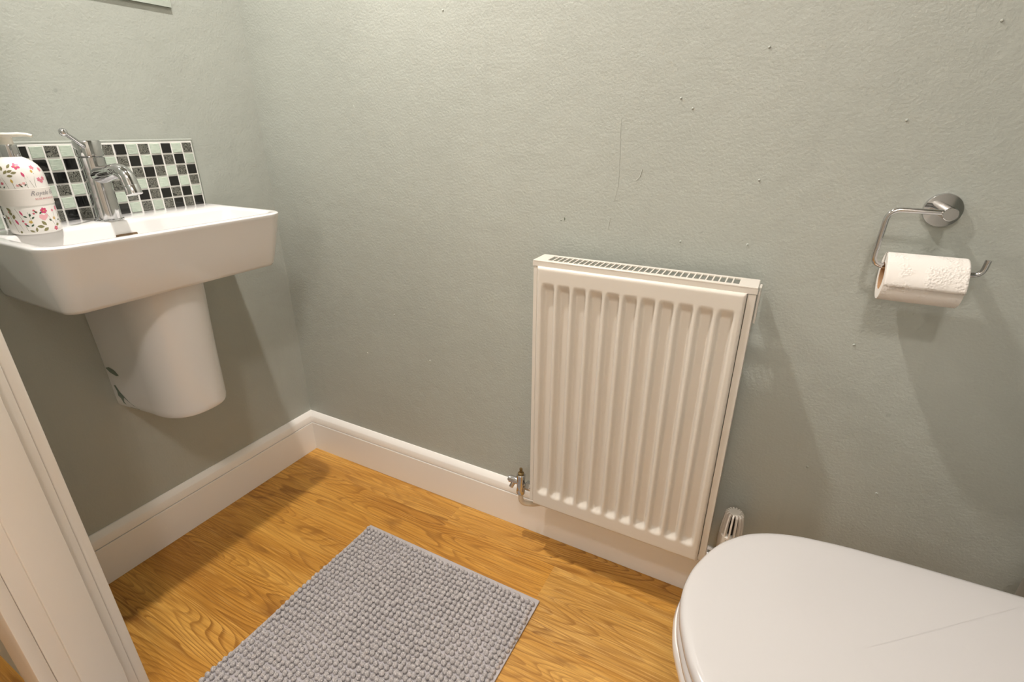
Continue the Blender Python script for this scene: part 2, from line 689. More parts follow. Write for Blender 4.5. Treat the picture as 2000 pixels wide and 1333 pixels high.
for cx_, cz_, pts in ((0.8979, 0.8474, [(-0.0012, 0.0034), (0.0012, 0.0026), (0.0016, -0.0004), (-0.0003, -0.0036), (-0.0014, -0.0012)]), (0.8900, 0.8440, [(-0.001, 0.0012), (0.001, 0.0008), (0.0006, -0.0012), (-0.001, -0.0008)])):
    pyd('scuff_mark', [(cx_ + a_, -0.0004, cz_ + b_) for a_, b_ in pts] + [(cx_ + a_, 0.0002, cz_ + b_) for a_, b_ in pts],
        [tuple(range(len(pts)))] + [(k, (k + 1) % len(pts), len(pts) + (k + 1) % len(pts), len(pts) + k) for k in range(len(pts))], M['scuff'], WB)

# ================================================================== THINGS
# ---------------------------------------------------------------- ceiling downlight, hall lamp, added fill and mirror bounce fixtures
dl = empty('recessed_downlight', (ROOM_LAMP[0], ROOM_LAMP[1], ZC))
tag(dl, 'white recessed ceiling downlight above the bath mat', 'light')
lathe_obj('bezel', [(0.030, -0.001), (0.032, -0.006), (0.044, -0.005), (0.046, 0.0), (0.036, 0.0)], M['trim'], dl, 32)
lathe_obj('lens', [(0.0, -0.0015), (0.029, -0.0015), (0.029, -0.0005), (0.0, -0.0005)], M['lamp_glow'], dl, 24)
hl = empty('hall_dome_light', (HALL_LAMP[0], HALL_LAMP[1], ZC))
tag(hl, 'round flush ceiling light in the hall outside the door', 'light')
lathe_obj('base_plate', [(0.0, 0.0), (0.13, 0.0), (0.13, -0.018), (0.0, -0.018)], M['trim'], hl, 32)

sc_ = empty('hall_fill_fixture', (HALL_FILL[0], HY, HALL_FILL[2]))  # made-up fixture for the unseen hall fill
tag(sc_, 'added fill light on the far wall of the hall', 'light')
lathe_obj('wall_plate', [(0.0, 0.0005), (0.055, 0.0005), (0.055, 0.012), (0.02, 0.016), (0.012, 0.03), (0.0, 0.03)], M['trim'], sc_, 28, 'y')
mlf = empty('mirror_bounce_fixture', (0.0, MIRROR_BOUNCE[1], MIRROR_BOUNCE[2] + 0.012))  # made-up fixture, its beam replaces the mirror's reflected light
tag(mlf, 'added chrome spot standing in for light bounced off the mirror', 'lamp')
lathe_obj('wall_plate', [(0.0, 0.0005), (0.030, 0.0005), (0.030, 0.008), (0.026, 0.011), (0.0, 0.011)], M['chrome'], mlf, 32, 'x')
tube_obj('arm', [(0.010, 0, 0), (0.045, 0, 0.004), (0.060, 0, 0.002)], 0.006, M['chrome'], mlf, 12)
_hp = Vector((MIRROR_BOUNCE[0], 0, -0.012)) - MS_DIR * 0.004
v, f = tube([_hp - MS_DIR * 0.052, _hp - MS_DIR * 0.050, _hp - MS_DIR * 0.012, _hp - MS_DIR * 0.001], [0.012, 0.018, 0.028, 0.030], 28)
_hd = pyd('shade', v, f, M['chrome'], mlf)
auto_smooth(_hd, 45)

# ---------------------------------------------------------------- basin
YB0, YB1 = -0.652, -0.193
ZB = 0.846
YC = (YB0 + YB1) / 2
basin = empty('wash_basin', (0, YC, ZB))
tag(basin, 'white ceramic wash basin hung below the mosaic tiles', 'basin')


def brr(x0, x1, in0, in1, rb, rf, z):
    return rrect(x0, x1, YB0 + in0 - YC, YB1 - in1 - YC, rb, rf, z - ZB, 10)


BX = 0.292
rings = [
    brr(0.001, 0.247, 0.026, 0.022, 0.006, 0.022, 0.7215),
    brr(0.001, 0.2525, 0.0225, 0.018, 0.006, 0.026, 0.7195 + 0.004),
    brr(0.001, 0.2565, 0.020, 0.015, 0.006, 0.028, 0.730),
    brr(0.001, 0.270, 0.0130, 0.0075, 0.006, 0.034, 0.772),
    brr(0.001, 0.284, 0.006, 0.0020, 0.006, 0.040, 0.818),
    brr(0.001, 0.2895, 0.0022, 0.0005, 0.006, 0.042, 0.836),
    brr(0.001, 0.2915, 0.0006, 0.0, 0.006, 0.043, 0.8405),
    brr(0.002, 0.2912, 0.0010, 0.0005, 0.006, 0.042, 0.8435),
    brr(0.004, 0.2890, 0.0030, 0.0025, 0.006, 0.040, 0.8455),
    brr(0.006, 0.2860, 0.0060, 0.0055, 0.006, 0.038, 0.8460),
    brr(0.102, 0.2770, 0.016, 0.015, 0.016, 0.034, 0.8458),
    brr(0.105, 0.2740, 0.019, 0.018, 0.016, 0.033, 0.8440),
    brr(0.107, 0.2715, 0.022, 0.021, 0.016, 0.032, 0.8390),
    brr(0.114, 0.2640, 0.034, 0.034, 0.020, 0.032, 0.8000),
    brr(0.126, 0.2520, 0.055, 0.055, 0.026, 0.032, 0.7650),
    brr(0.145, 0.2300, 0.090, 0.090, 0.030, 0.032, 0.7480),
    brr(0.170, 0.2050, 0.190, 0.190, 0.012, 0.012, 0.7440),
]
v, f = loft(rings)
body = pyd('bowl', v, f, M['ceramic'], basin)
auto_smooth(body, 40)
# overflow slot and waste
ov = empty_mesh = pyd('overflow_slot', *loft([rrect(-0.003, 0.003, -0.020, 0.020, 0.002, 0.002, 0.0, 4), rrect(-0.003, 0.003, -0.020, 0.020, 0.002, 0.002, 0.002, 4)]), mat('overflow_shadow', (0.16, 0.10, 0.05), 0.6), basin)
ov.location = (0.1115, -0.444 - YC, 0.8185 - ZB)
ov.rotation_euler = (0, R(80), 0)
lathe_obj('waste', [(0.0, 0.0), (0.021, 0.0), (0.022, 0.002), (0.016, 0.0035), (0.0, 0.004)], M['chrome'], basin, 24, 'z', (0.1875, 0, 0.7440 - ZB))

# ---------------------------------------------------------------- semi pedestal
PYC = -0.425
ped = empty('semi_pedestal', (0, PYC, 0.420))
tag(ped, 'white ceramic half pedestal on the wall under the basin', 'pedestal')


def dring(w, d, z, n=2.5, seg=40):
    xs_, ws_ = 0.52 * d, 0.86 * w
    pts = [(0.001, -w, z), (0.001 + xs_ * 0.5, -(w + ws_) / 2, z)]
    for k in range(seg + 1):
        a = -PI / 2 + PI * k / seg
        ca, sa = math.cos(a), math.sin(a)
        pts.append((0.001 + xs_ + (d - xs_) * abs(ca) ** (2 / n), ws_ * math.copysign(abs(sa) ** (2 / n), sa), z))
    pts += [(0.001 + xs_ * 0.5, (w + ws_) / 2, z), (0.001, w, z)]
    return pts


prof = [(0.081, 0.200, 0.0), (0.0860, 0.2075, 0.0015), (0.0880, 0.2100, 0.006), (0.0888, 0.2110, 0.016), (0.0895, 0.212, 0.07), (0.0910, 0.214, 0.15), (0.0930, 0.217, 0.22), (0.0960, 0.221, 0.3025)]
v, f = loft([dring(w, d, z) for w, d, z in prof])
pb = pyd('shell', v, f, M['ceramic'], ped)
auto_smooth(pb, 40)
M['green_smear'] = mat('green_paint_smear', (0.17, 0.22, 0.18), 0.5)


def ped_patch(pts):
    """flat splash of wall paint on the left flank of the pedestal: pts in (x, z)"""
    vs = []
    for x, z in pts:
        # flank position by bisection on the lowest matching ring
        for i in range(len(prof) - 1):
            if prof[i][2] <= z <= prof[i + 1][2]:
                t = (z - prof[i][2]) / (prof[i + 1][2] - prof[i][2])
                w = prof[i][0] * (1 - t) + prof[i + 1][0] * t
                d = prof[i][1] * (1 - t) + prof[i + 1][1] * t
        y = -(w - 0.14 * w * (x - 0.001) / (0.52 * d))
        vs.append((x, y - 0.0004, z))
    n = len(vs)
    c = sum((Vector(p) for p in vs), Vector()) / n
    fs = [(i, (i + 1) % n, n) for i in range(n)]
    pyd('paint_smear', vs + [tuple(c)], fs, M['green_smear'], ped)


ped_patch([(0.003, 0.100), (0.016, 0.104), (0.032, 0.098), (0.042, 0.087), (0.032, 0.084), (0.014, 0.090)])
ped_patch([(0.010, 0.056), (0.016, 0.058), (0.024, 0.042), (0.038, 0.027), (0.056, 0.012), (0.074, 0.004), (0.042, 0.003), (0.024, 0.012), (0.020, 0.024), (0.013, 0.030), (0.015, 0.042)])

# ---------------------------------------------------------------- mosaic splashback
T0, TZ, TP = -0.2041, 0.9906, 0.0243
NC, NR = 18, 6
ROWS = [
    'PGBGPGBPGBGPGBPGPG',
    'GBPBGBPGPBBGBGPBGP',
    'BPGPBPGBPGPBBPGBPB',
    'PGBGPGPPBBGPGBPGBG',
    'GBPBPBPGBPBGBPBPGP',
    'BPBPGPGBPGPBPGPPGB',
]
splash = empty('mosaic_splashback', (0, T0 - NC * TP / 2, ZB))
tag(splash, 'mosaic splashback of black, etched grey and pale green glass tiles', 'splashback')
sx, sy, sz = splash.location
box('grout_bed', 0.0, 0.0052, T0 - NC * TP - 0.002 - sy, T0 + 0.0025 - sy, 0.8445 - sz, TZ + 0.0020 - sz, M['grout'], splash, 0.0008)
for nm_, a_ in (('sealant_edge', (T0 - NC * TP - 0.002, T0 + 0.0065, TZ + 0.0020, TZ + 0.0075)), ('sealant_edge', (T0 + 0.0025, T0 + 0.0060, 0.8465, TZ + 0.0020))):
    box(nm_, 0.0, 0.0046, a_[0] - sy, a_[1] - sy, a_[2] - sz, a_[3] - sz, M['wall'], splash, 0.0018, 3, True)
tile_me = {}
for key, mm in (('B', 'black_tile'), ('P', 'pattern_tile'), ('G', 'green_tile')):
    bm = bmesh.new()
    w = 0.0209
    box_bm(bm, 0.0, 0.0042, -w / 2, w / 2, -w / 2, w / 2)
    top = [e for e in bm.edges if all(vv.co.x > 0.004 for vv in e.verts)]
    bmesh.ops.bevel(bm, geom=top, offset=0.0009, segments=1, affect='EDGES')
    me = bpy.data.meshes.new('tile')
    bm.to_mesh(me)
    bm.free()
    me.materials.append(M[mm])
    tile_me[key] = me
random.seed(11)
for r in range(NR):
    for c in range(NC):
        o = bpy.data.objects.new('tile', tile_me[ROWS[r][c]])
        o.location = (0.0030 + random.uniform(-0.0003, 0.0003), T0 - (c + 0.5) * TP - sy + 0.0012 + random.uniform(-0.0004, 0.0004), TZ - (r + 0.5) * TP - sz + random.uniform(-0.0004, 0.0004))
        o.rotation_euler = (random.uniform(-0.015, 0.015), random.uniform(-0.02, 0.02), random.uniform(-0.02, 0.02))
        o.parent = splash
        col.objects.link(o)

# ---------------------------------------------------------------- tap
FX, FY = 0.068, -0.447
tap = empty('basin_mixer_tap', (FX, FY, ZB))
tag(tap, 'chrome single lever mixer tap on the basin', 'tap')
lathe_obj('body', [(0.0, 0.0), (0.0255, 0.0), (0.0255, 0.0025), (0.0232, 0.0040), (0.0225, 0.02), (0.0218, 0.09), (0.0220, 0.1215), (0.0208, 0.1225), (0.0, 0.1225)], M['chrome'], tap, 40)
lathe_obj('cap', [(0.0, 0.1232), (0.0200, 0.1232), (0.0206, 0.1238), (0.0228, 0.1250), (0.0230, 0.1268), (0.0228, 0.1510), (0.0218, 0.1530), (0.0200, 0.1537), (0.0, 0.1540)], M['chrome'], tap, 40)
path = smooth_path([(0.006, 0, 0.088), (0.045, 0, 0.0935), (0.094, 0, 0.101), (0.113, 0, 0.092), (0.122, 0, 0.062)], 0.030, 8)
sp = tube_obj('spout', path, [0.0165 - 0.0032 * min(1, i / (len(path) * 0.45)) for i in range(len(path))], M['chrome'], tap, 20)
e1, e0 = Vector(path[-1]), Vector(path[-2])
dd = (e1 - e0).normalized()
v, f = tube([e1 - dd * 0.012, e1 - dd * 0.0115, e1 + dd * 0.004, e1 + dd * 0.0045], [0.0134, 0.0138, 0.0138, 0.0125], 20)
an = pyd('aerator', v, f, M['chrome'], sp)
auto_smooth(an, 50)
lr = Vector((0.012, -0.009, 0.141))
lb = Vector((0.120 - FX, -0.501 - FY, 1.0149 - ZB))
lev = tube_obj('lever', [lr, lr.lerp(lb, 0.5), lb], [0.0050, 0.0044, 0.0038], M['chrome'], tap, 14)
bmv, bmf = lathe([(0.0001, -0.0070)] + [(0.0070 * math.cos(R(a)), 0.0070 * math.sin(R(a))) for a in range(-75, 90, 15)] + [(0.0001, 0.0070)], 16, 'z', tuple(lb))
o = pyd('lever_knob', bmv, bmf, M['chrome'], lev, True)

# ---------------------------------------------------------------- soap bottle
SX, SY = 0.0945, -0.5775
bot = empty('soap_dispenser', (SX, SY, ZB + 0.0003))
tag(bot, 'floral pump soap bottle with a plain paper band', 'soap bottle')
RB = 0.0362
BP = [(0.0, 0.0), (0.033, 0.0), (0.0352, 0.0015), (0.0360, 0.004), (RB, 0.010), (RB, 0.092), (0.0357, 0.100), (0.0340, 0.108), (0.0308, 0.115), (0.0265, 0.1205), (0.0205, 0.1255), (0.0150, 0.1285), (0.0128, 0.1300), (0.0, 0.1302)]


def rprof(z):
    for (r0, z0), (r1, z1) in zip(BP[1:-1], BP[2:]):
        if z0 <= z <= z1 and z1 > z0:
            return r0 + (r1 - r0) * (z - z0) / (z1 - z0)
    return RB


lathe_obj('bottle_body', BP, M['bottle'], bot, 48, angle=60)
lathe_obj('collar', [(0.0, 0.1290), (0.0135, 0.1290), (0.0138, 0.1300), (0.0132, 0.1480), (0.0122, 0.1492), (0.0, 0.1492)], M['chrome'], bot, 32)
pump = lathe_obj('pump_head', [(0.0, 0.1490), (0.0098, 0.1490), (0.0098, 0.1600), (0.0115, 0.1625), (0.0150, 0.1640), (0.0158, 0.1655), (0.0150, 0.1672), (0.0, 0.1685)], M['pump'], bot, 28)
na = R(52)
nd = Vector((math.cos(na), math.sin(na), 0))
tube_obj('nozzle', [Vector((0, 0, 0.1640)) + nd * 0.006, Vector((0, 0, 0.1652)) + nd * 0.020, Vector((0, 0, 0.1645)) + nd * 0.032, Vector((0, 0, 0.1625)) + nd * 0.0385], [0.0042, 0.0036, 0.0030, 0.0026], M['pump'], pump, 12)
band_parts = lathe_obj('paper_band', [(RB + 0.0002, 0.0495), (RB + 0.0007, 0.0495), (RB + 0.0007, 0.0775), (RB + 0.0002, 0.0775)], M['band'], bot, 48)

FACE = math.atan2(-0.9915 - SY, 1.3034 - SX)      # bearing of the doorway seen from the bottle


class Print:
    def __init__(s):
        s.v, s.f = [], []

    def poly(s, pts, a0, z0, lift, rot=0.0, scale=1.0):
        base = len(s.v)
        ca, sa = math.cos(rot), math.sin(rot)
        cpts = [(sum(p[0] for p in pts) / len(pts), sum(p[1] for p in pts) / len(pts))] + list(pts)
        for u, w in cpts:
            uu, ww = (u * ca - w * sa) * scale, (u * sa + w * ca) * scale
            z = z0 + ww
            r = rprof(z) + lift
            a = a0 + uu / max(r, 0.015)
            s.v.append((r * math.cos(a), r * math.sin(a), z))
        n = len(pts)
        for i in range(n):
            s.f.append((base, base + 1 + i, base + 1 + (i + 1) % n))

    def strip(s, pts, w, a0, z0, lift):
        for (u0, w0), (u1, w1) in zip(pts[:-1], pts[1:]):
            dx, dy = u1 - u0, w1 - w0
            L = math.hypot(dx, dy) or 1
            nx, ny = -dy / L * w / 2, dx / L * w / 2
            s.poly([(u0 + nx, w0 + ny), (u0 - nx, w0 - ny), (u1 - nx, w1 - ny), (u1 + nx, w1 + ny)], a0, z0, lift)

    def build(s, name, m, parent):
        if s.v:
            return tag(pyd(name, s.v, s.f, m, parent, False, True), kind='stuff')


def ell(a, b, n=8, ox=0, oy=0):
    return [(ox + a * math.cos(2 * PI * k / n), oy + b * math.sin(2 * PI * k / n)) for k in range(n)]


def leaf_pts(L, W):
    return [(0, 0), (W * 0.7, L * 0.25), (W, L * 0.5), (W * 0.6, L * 0.8), (0, L), (-W * 0.6, L * 0.8), (-W, L * 0.5), (-W * 0.7, L * 0.25)]


pink, deep, pale, olive, dark, yellow, stem = (Print() for _ in range(7))


def deg(d):
    return FACE + R(d)


def flower(P, d, z, s, n=5, core=yellow):
    for k in range(n):
        t = 2 * PI * k / n + d
        P.poly(ell(0.42 * s, 0.34 * s, 8, 0.52 * s, 0), deg(d), z, 0.00012, t)
    core.poly(ell(0.20 * s, 0.20 * s), deg(d), z, 0.00022)


def leaf(P, d, z, L, W, rot):
    P.poly(leaf_pts(L, W), deg(d), z, 0.00015, R(rot))


def stalk(d, z, pts):
    stem.strip(pts, 0.00045, deg(d), z, 0.00008)


random.seed(5)
# upper field, above the band
flower(deep, 2, 0.115, 0.0060)
for d, z, r in ((-38, 0.104, 60), (-33, 0.108, 10), (-30, 0.103, -40), (-22, 0.106, -70), (-24, 0.100, -90), (-46, 0.112, 20), (-52, 0.106, 70), (-20, 0.112, -30), (-14, 0.104, -80)):
    leaf(olive, d, z, 0.0080, 0.0022, r)
for d, z in ((-58, 0.094), (-50, 0.090), (-45, 0.094), (-54, 0.086), (-62, 0.089), (-40, 0.088)):
    flower(deep, d, z, 0.0026)
for d, z in ((44, 0.092), (50, 0.089), (58, 0.093), (62, 0.108), (40, 0.112)):
    flower(pink, d, z, 0.0042)
for d, z in ((-2, 0.085), (6, 0.087), (-8, 0.084)):
    flower(pale, d, z, 0.0026)
leaf(deep, 12, 0.097, 0.0090, 0.0020, 15)
leaf(yellow, -16, 0.088, 0.0070, 0.0018, 10)
leaf(yellow, 33, 0.103, 0.0060, 0.0020, 0)
for d, z, r in ((2, 0.081, 50), (6, 0.083, -50), (0, 0.084, 60), (-46, 0.081, 50), (-56, 0.080, -60), (-40, 0.080, -30)):
    leaf(dark, d, z, 0.0042, 0.0011, r)
for d, z, pts in ((-28, 0.079, [(0, 0), (-0.003, 0.012), (-0.007, 0.024)]), (-15, 0.079, [(0, 0), (-0.001, 0.010)]), (12, 0.079, [(0, 0), (0, 0.018)]),
                  (26, 0.079, [(0, 0), (-0.003, 0.010), (-0.008, 0.030)]), (30, 0.079, [(0, 0), (0.001, 0.012), (0.004, 0.024)])):
    stalk(d, z, pts)
# lower field, below the band
flower(deep, 28, 0.0395, 0.0058, 6)
pale.poly([(0, -0.006), (0.005, -0.001), (0.007, 0.003), (0.004, 0.005), (0.001, 0.003), (-0.002, 0.005), (-0.006, 0.004), (-0.007, 0.0), (-0.004, -0.004)], deg(24), 0.0285, 0.00014)
flower(pink, 70, 0.0405, 0.0048)
flower(pink, 52, 0.038, 0.0028)
flower(deep, 46, 0.007, 0.0042)
flower(yellow, 50, 0.0245, 0.0030, 5, pale)
flower(yellow, -8, 0.022, 0.0032, 5, olive)
for d, z in ((6, 0.041), (10, 0.038), (4, 0.036), (-52, 0.040), (-24, 0.024), (-20, 0.019), (-60, 0.030)):
    flower(deep, d, z, 0.0020)
for d, z, L, W, r in ((18, 0.012, 0.0105, 0.0027, 80), (24, 0.014, 0.0100, 0.0027, 35), (26, 0.010, 0.0095, 0.0027, 125), (60, 0.014, 0.0075, 0.0024, 110), (76, 0.013, 0.006, 0.002, 20),
                      (-44, 0.041, 0.0100, 0.0026, 50), (-40, 0.036, 0.0090, 0.0026, 160), (-46, 0.034, 0.0085, 0.0026, 20), (-62, 0.026, 0.0105, 0.0026, 30), (-60, 0.018, 0.0090, 0.0024, 10),
                      (-6, 0.004, 0.0075, 0.0018, 60), (-2, 0.004, 0.0085, 0.0018, -10), (-38, 0.003, 0.005, 0.002, -20), (72, 0.024, 0.0085, 0.0016, 5)):
    leaf(olive, d, z, L, W, r)
for d, z, r in ((12, 0.036, 40), (16, 0.034, -40), (-12, 0.030, 60), (-6, 0.031, -10), (-4, 0.027, -50), (-14, 0.014, 50), (-10, 0.014, -50), (40, 0.020, 40), (60, 0.020, -80)):
    leaf(dark, d, z, 0.0058, 0.0014, r)
leaf(deep, -36, 0.018, 0.0105, 0.0018, 22)
leaf(deep, -20, 0.033, 0.0100, 0.0014, 18)
for d, z, pts in ((-34, 0.003, [(0.004, 0), (0, 0.016)]), (-50, 0.004, [(0.004, 0), (0, 0.020), (-0.002, 0.038)]), (-24, 0.006, [(0.003, 0), (0, 0.020), (-0.006, 0.040)]), (38, 0.016, [(0.004, 0), (0, 0.010), (-0.004, 0.020)]),
                  (52, 0.010, [(0, 0), (0.0005, 0.025)]), (44, 0.008, [(0.003, 0), (-0.001, 0.012)]), (56, 0.008, [(-0.003, 0), (0.001, 0.012)]), (-2, 0.005, [(0, 0), (-0.004, 0.034)])):
    stalk(d, z, pts)
for _ in range(46):         # the print runs on round the back of the bottle
    d = random.uniform(95, 280)
    z = random.choice([random.uniform(0.006, 0.042), random.uniform(0.084, 0.108)])
    k = random.random()
    if k < 0.35:
        flower(random.choice([pink, deep, pale]), d, z, random.uniform(0.002, 0.0045))
    else:
        leaf(random.choice([olive, dark]), d, z, random.uniform(0.004, 0.007), 0.0019, random.uniform(0, 360))
for P, nm, c in ((stem, 'stem_print', (0.20, 0.20, 0.14)), (pale, 'pale_pink_print', (0.80, 0.42, 0.45)), (pink, 'pink_print', (0.72, 0.22, 0.32)), (deep, 'rose_print', (0.60, 0.07, 0.17)),
                 (olive, 'olive_leaf_print', (0.24, 0.22, 0.10)), (dark, 'dark_leaf_print', (0.05, 0.10, 0.06)), (yellow, 'yellow_print', (0.62, 0.42, 0.10))):
    P.build(nm, mat(nm, c, 0.4), bot)


def wrap_text(body, size, d0, z0, m, name, shear=0.0, lift=0.0011):
    cu = bpy.data.curves.new('lettering', 'FONT')
    cu.body = body
    cu.size = size
    cu.shear = shear
    cu.resolution_u = 3
    to = bpy.data.objects.new('lettering', cu)
    col.objects.link(to)
    dg = bpy.context.evaluated_depsgraph_get()
    me = bpy.data.meshes.new_from_object(to.evaluated_get(dg))
    col.objects.unlink(to)
    bpy.data.objects.remove(to)
    for vv in me.vertices:
        a = deg(d0) + vv.co.x / RB
        r = RB + lift
        vv.co = Vector((r * math.cos(a), r * math.sin(a), z0 + vv.co.y))
    me.materials.clear()
    return link(name, me, band_parts, m)


wrap_text('Royale Garden', 0.0108, 10, 0.0660, M['ink'], 'lettering', 0.45)
wrap_text('ROSE BOTANICALS', 0.0042, 18, 0.0585, M['red_ink'], 'small_lettering', 0.0)

# ---------------------------------------------------------------- mirror
mir = box('wall_mirror', 0.0004, 0.0060, -0.760 + 0.10, -0.1765, 1.2690, 1.90, M['mirror'], None, 0.0)
tag(mir, 'frameless wall mirror above the basin', 'mirror')
mir.data.materials.append(M['mirror_edge'])
for p in mir.data.polygons:
    if p.normal.x < 0.5:
        p.material_index = 1

# ---------------------------------------------------------------- radiator
RX0, RX1 = 0.8767, 1.2767
RZ0, RZ1 = 0.1685, 0.7777
RY = -0.095
rad = empty('radiator', ((RX0 + RX1) / 2, -0.06, RZ0))
tag(rad, 'white single panel radiator with vertical grooves on the back wall', 'radiator')
ox, oy, oz = rad.location


def sstep(a, b, x):
    t = max(0.0, min(1.0, (x - a) / (b - a)))
    return t * t * (3 - 2 * t)


PT = RZ1 - 0.0115
PX0, PX1 = RX0 + 0.0030, RX1 - 0.0075
pitch = 0.0336
gc = [(PX0 + PX1) / 2 + (i - 5) * pitch for i in range(11)]
GZ0, GZ1 = RZ0 + 0.036, PT - 0.032


def groove(x, z):
    d = 1e9
    for c in gc:
        d = min(d, abs(x - c))
    gx = 1 - sstep(0.0075, 0.0150, d)
    t0 = GZ0 + 0.2 * d
    gz = max(0.0, min(1.0, (z - t0) / 0.015)) * max(0.0, min(1.0, (GZ1 - z) / 0.019))
    gz = gz * gz * (3 - 2 * gz) * 0.5 + gz * 0.5
    return 0.0105 * gx * gz


xs = [PX0 + (PX1 - PX0) * k / 236 for k in range(237)]
zs = []
z = RZ0
while z < PT - 1e-6:
    zs.append(z)
    near = min(abs(z - GZ0), abs(z - GZ1), abs(z - RZ0), abs(z - PT))
    z += 0.0026 if near < 0.028 else 0.012
zs.append(PT)
vs, fs = [], []
for zz in zs:
    for xx in xs:
        e = min(xx - PX0, PX1 - xx, zz - RZ0, PT - zz)
        er = 0.006
        rnd = 0.0 if e > er else er - math.sqrt(max(0, er * er - (er - e) ** 2))
        vs.append((xx - ox, RY + groove(xx, zz) + rnd - oy, zz - oz))
nx = len(xs)
for j in range(len(zs) - 1):
    for i in range(nx - 1):
        fs.append((j * nx + i, j * nx + i + 1, (j + 1) * nx + i + 1, (j + 1) * nx + i))
# turned-back rim
rim = [i for i in range(nx)] + [j * nx + nx - 1 for j in range(1, len(zs))] + [(len(zs) - 1) * nx + i for i in range(nx - 2, -1, -1)] + [j * nx for j in range(len(zs) - 2, 0, -1)]
b0 = len(vs)
for i in rim:
    p = vs[i]
    vs.append((p[0], -0.074 - oy, p[2]))
for k in range(len(rim)):
    k2 = (k + 1) % len(rim)
    fs.append((rim[k], b0 + k, b0 + k2, rim[k2]))
panel = pyd('grooved_panel', vs, fs, M['radiator'], rad)
auto_smooth(panel, 50)
box('rear_panel', RX0 + 0.004 - ox, RX1 - 0.004 - ox, -0.074 - oy, -0.046 - oy, 0.006, 0.580, M['rad_dark'], rad)
for sx0, sx1 in ((RX0 - 0.0065, PX0 - 0.0010), (PX1 + 0.0010, RX1 + 0.0065)):
    o = box('side_panel', sx0 - ox, sx1 - ox, -0.0885 - oy, -0.034 - oy, 0.004, RZ1 - 0.0130 - oz, M['radiator'], rad, 0.001)
# top grille: frame + slats
TY0, TY1 = -0.0895, -0.034
TX0, TX1 = RX0 - 0.0075, RX1 + 0.0075
GX0, GX1, GY0, GY1 = RX0 + 0.020, RX1 - 0.024, -0.079, -0.042
bm = bmesh.new()
zt0, zt1 = RZ1 - 0.0030, RZ1
vsl = []
for zz in (zt0, zt1):
    for (xa, ya) in ((TX0, TY0), (TX1, TY0), (TX1, TY1), (TX0, TY1), (GX0, GY0), (GX1, GY0), (GX1, GY1), (GX0, GY1)):
        vsl.append((xa - ox, ya - oy, zz - oz))
fcs = []
for b, up in ((0, False), (8, True)):
    for i in range(4):
        j = (i + 1) % 4
        q = (b + i, b + j, b + 4 + j, b + 4 + i)
        fcs.append(q if up else q[::-1])
for i in range(4):
    j = (i + 1) % 4
    fcs.append((i, j, 8 + j, 8 + i))
    fcs.append((4 + j, 4 + i, 12 + i, 12 + j))
grille = pyd('top_grille', vsl, fcs, M['radiator'], rad)
mod = grille.modifiers.new('bevel', 'BEVEL')
mod.width = 0.0012
mod.segments = 2
mod.limit_method = 'ANGLE'
box('front_lip', TX0 - ox, TX1 - ox, TY0 - oy, TY0 + 0.002 - oy, RZ1 - 0.0120 - oz, RZ1 - 0.0030 - oz, M['radiator'], grille)
for xa in (TX0, TX1 - 0.002):
    box('end_lip', xa - ox, xa + 0.002 - ox, TY0 + 0.002 - oy, TY1 - oy, RZ1 - 0.0120 - oz, RZ1 - 0.0030 - oz, M['radiator'], grille)
NS = 33
me = None
step = (GX1 - GX0) / NS
for i in range(1, NS):
    if me is None:
        s0 = box('slat', -0.0012, 0.0012, GY0 - (GY0 + GY1) / 2, GY1 - (GY0 + GY1) / 2, -0.0032, 0, M['radiator'], grille)
        me = s0.data
        so = s0
    else:
        so = bpy.data.objects.new('slat', me)
        so.parent = grille
        col.objects.link(so)
    so.location = (GX0 + i * step - ox, (GY0 + GY1) / 2 - oy, RZ1 - 0.0003 - oz)
box('wall_bracket', RX1 + 0.0076 - ox, RX1 + 0.0115 - ox, -0.056 - oy, -0.004 - oy, 0.535, 0.594, M['radiator'], rad, 0.001)
box('hanging_rail', RX0 + 0.05 - ox, RX0 + 0.08 - ox, -0.046 - oy, 0 - oy - 0.0005, 0.05, 0.55, M['radiator'], rad)
box('hanging_rail', RX1 - 0.08 - ox, RX1 - 0.05 - ox, -0.046 - oy, 0 - oy - 0.0005, 0.05, 0.55, M['radiator'], rad)

VS = 1.18
# lockshield valve at the left foot of the radiator
VX, VY, VZ = 0.8325, -0.062, 0.190


def rl(p):
    return (p[0] - ox, p[1] - oy, p[2] - oz)


valve = lathe_obj('lockshield_valve', [(a_ * VS * 1.12, b_ * VS) for a_, b_ in [(0.0, -0.026), (0.0075, -0.026), (0.0088, -0.024), (0.0088, -0.015), (0.0080, -0.0135), (0.0080, 0.013), (0.0086, 0.0135), (0.0086, 0.0225), (0.0070, 0.024), (0.0, 0.024)]], M['chrome'], rad, 24, 'z', rl((VX, VY, VZ)))
lathe_obj('spindle', [(a_ * VS * 1.12, b_ * VS) for a_, b_ in [(0.0, 0.024), (0.0058, 0.024), (0.0058, 0.0275), (0.0030, 0.0285), (0.0030, 0.0385), (0.0, 0.0385)]], M['brass'], valve, 12, 'z', rl((VX, VY, VZ)))
lathe_obj('drain_spigot', [(a_ * VS * 1.12, b_ * VS) for a_, b_ in [(0.0, -0.030), (0.0048, -0.030), (0.0048, -0.0275), (0.0072, -0.0265), (0.0072, -0.010), (0.0060, -0.004), (0.0, -0.004)]], M['chrome'], valve, 20, 'x', rl((VX, VY, VZ + 0.004)))
tube_obj('drain_nozzle', [rl((VX - 0.018, VY - 0.002, VZ + 0.002)), rl((VX - 0.0235, VY - 0.010, VZ - 0.0125))], [0.0062, 0.0056], M['steel'], valve, 12)
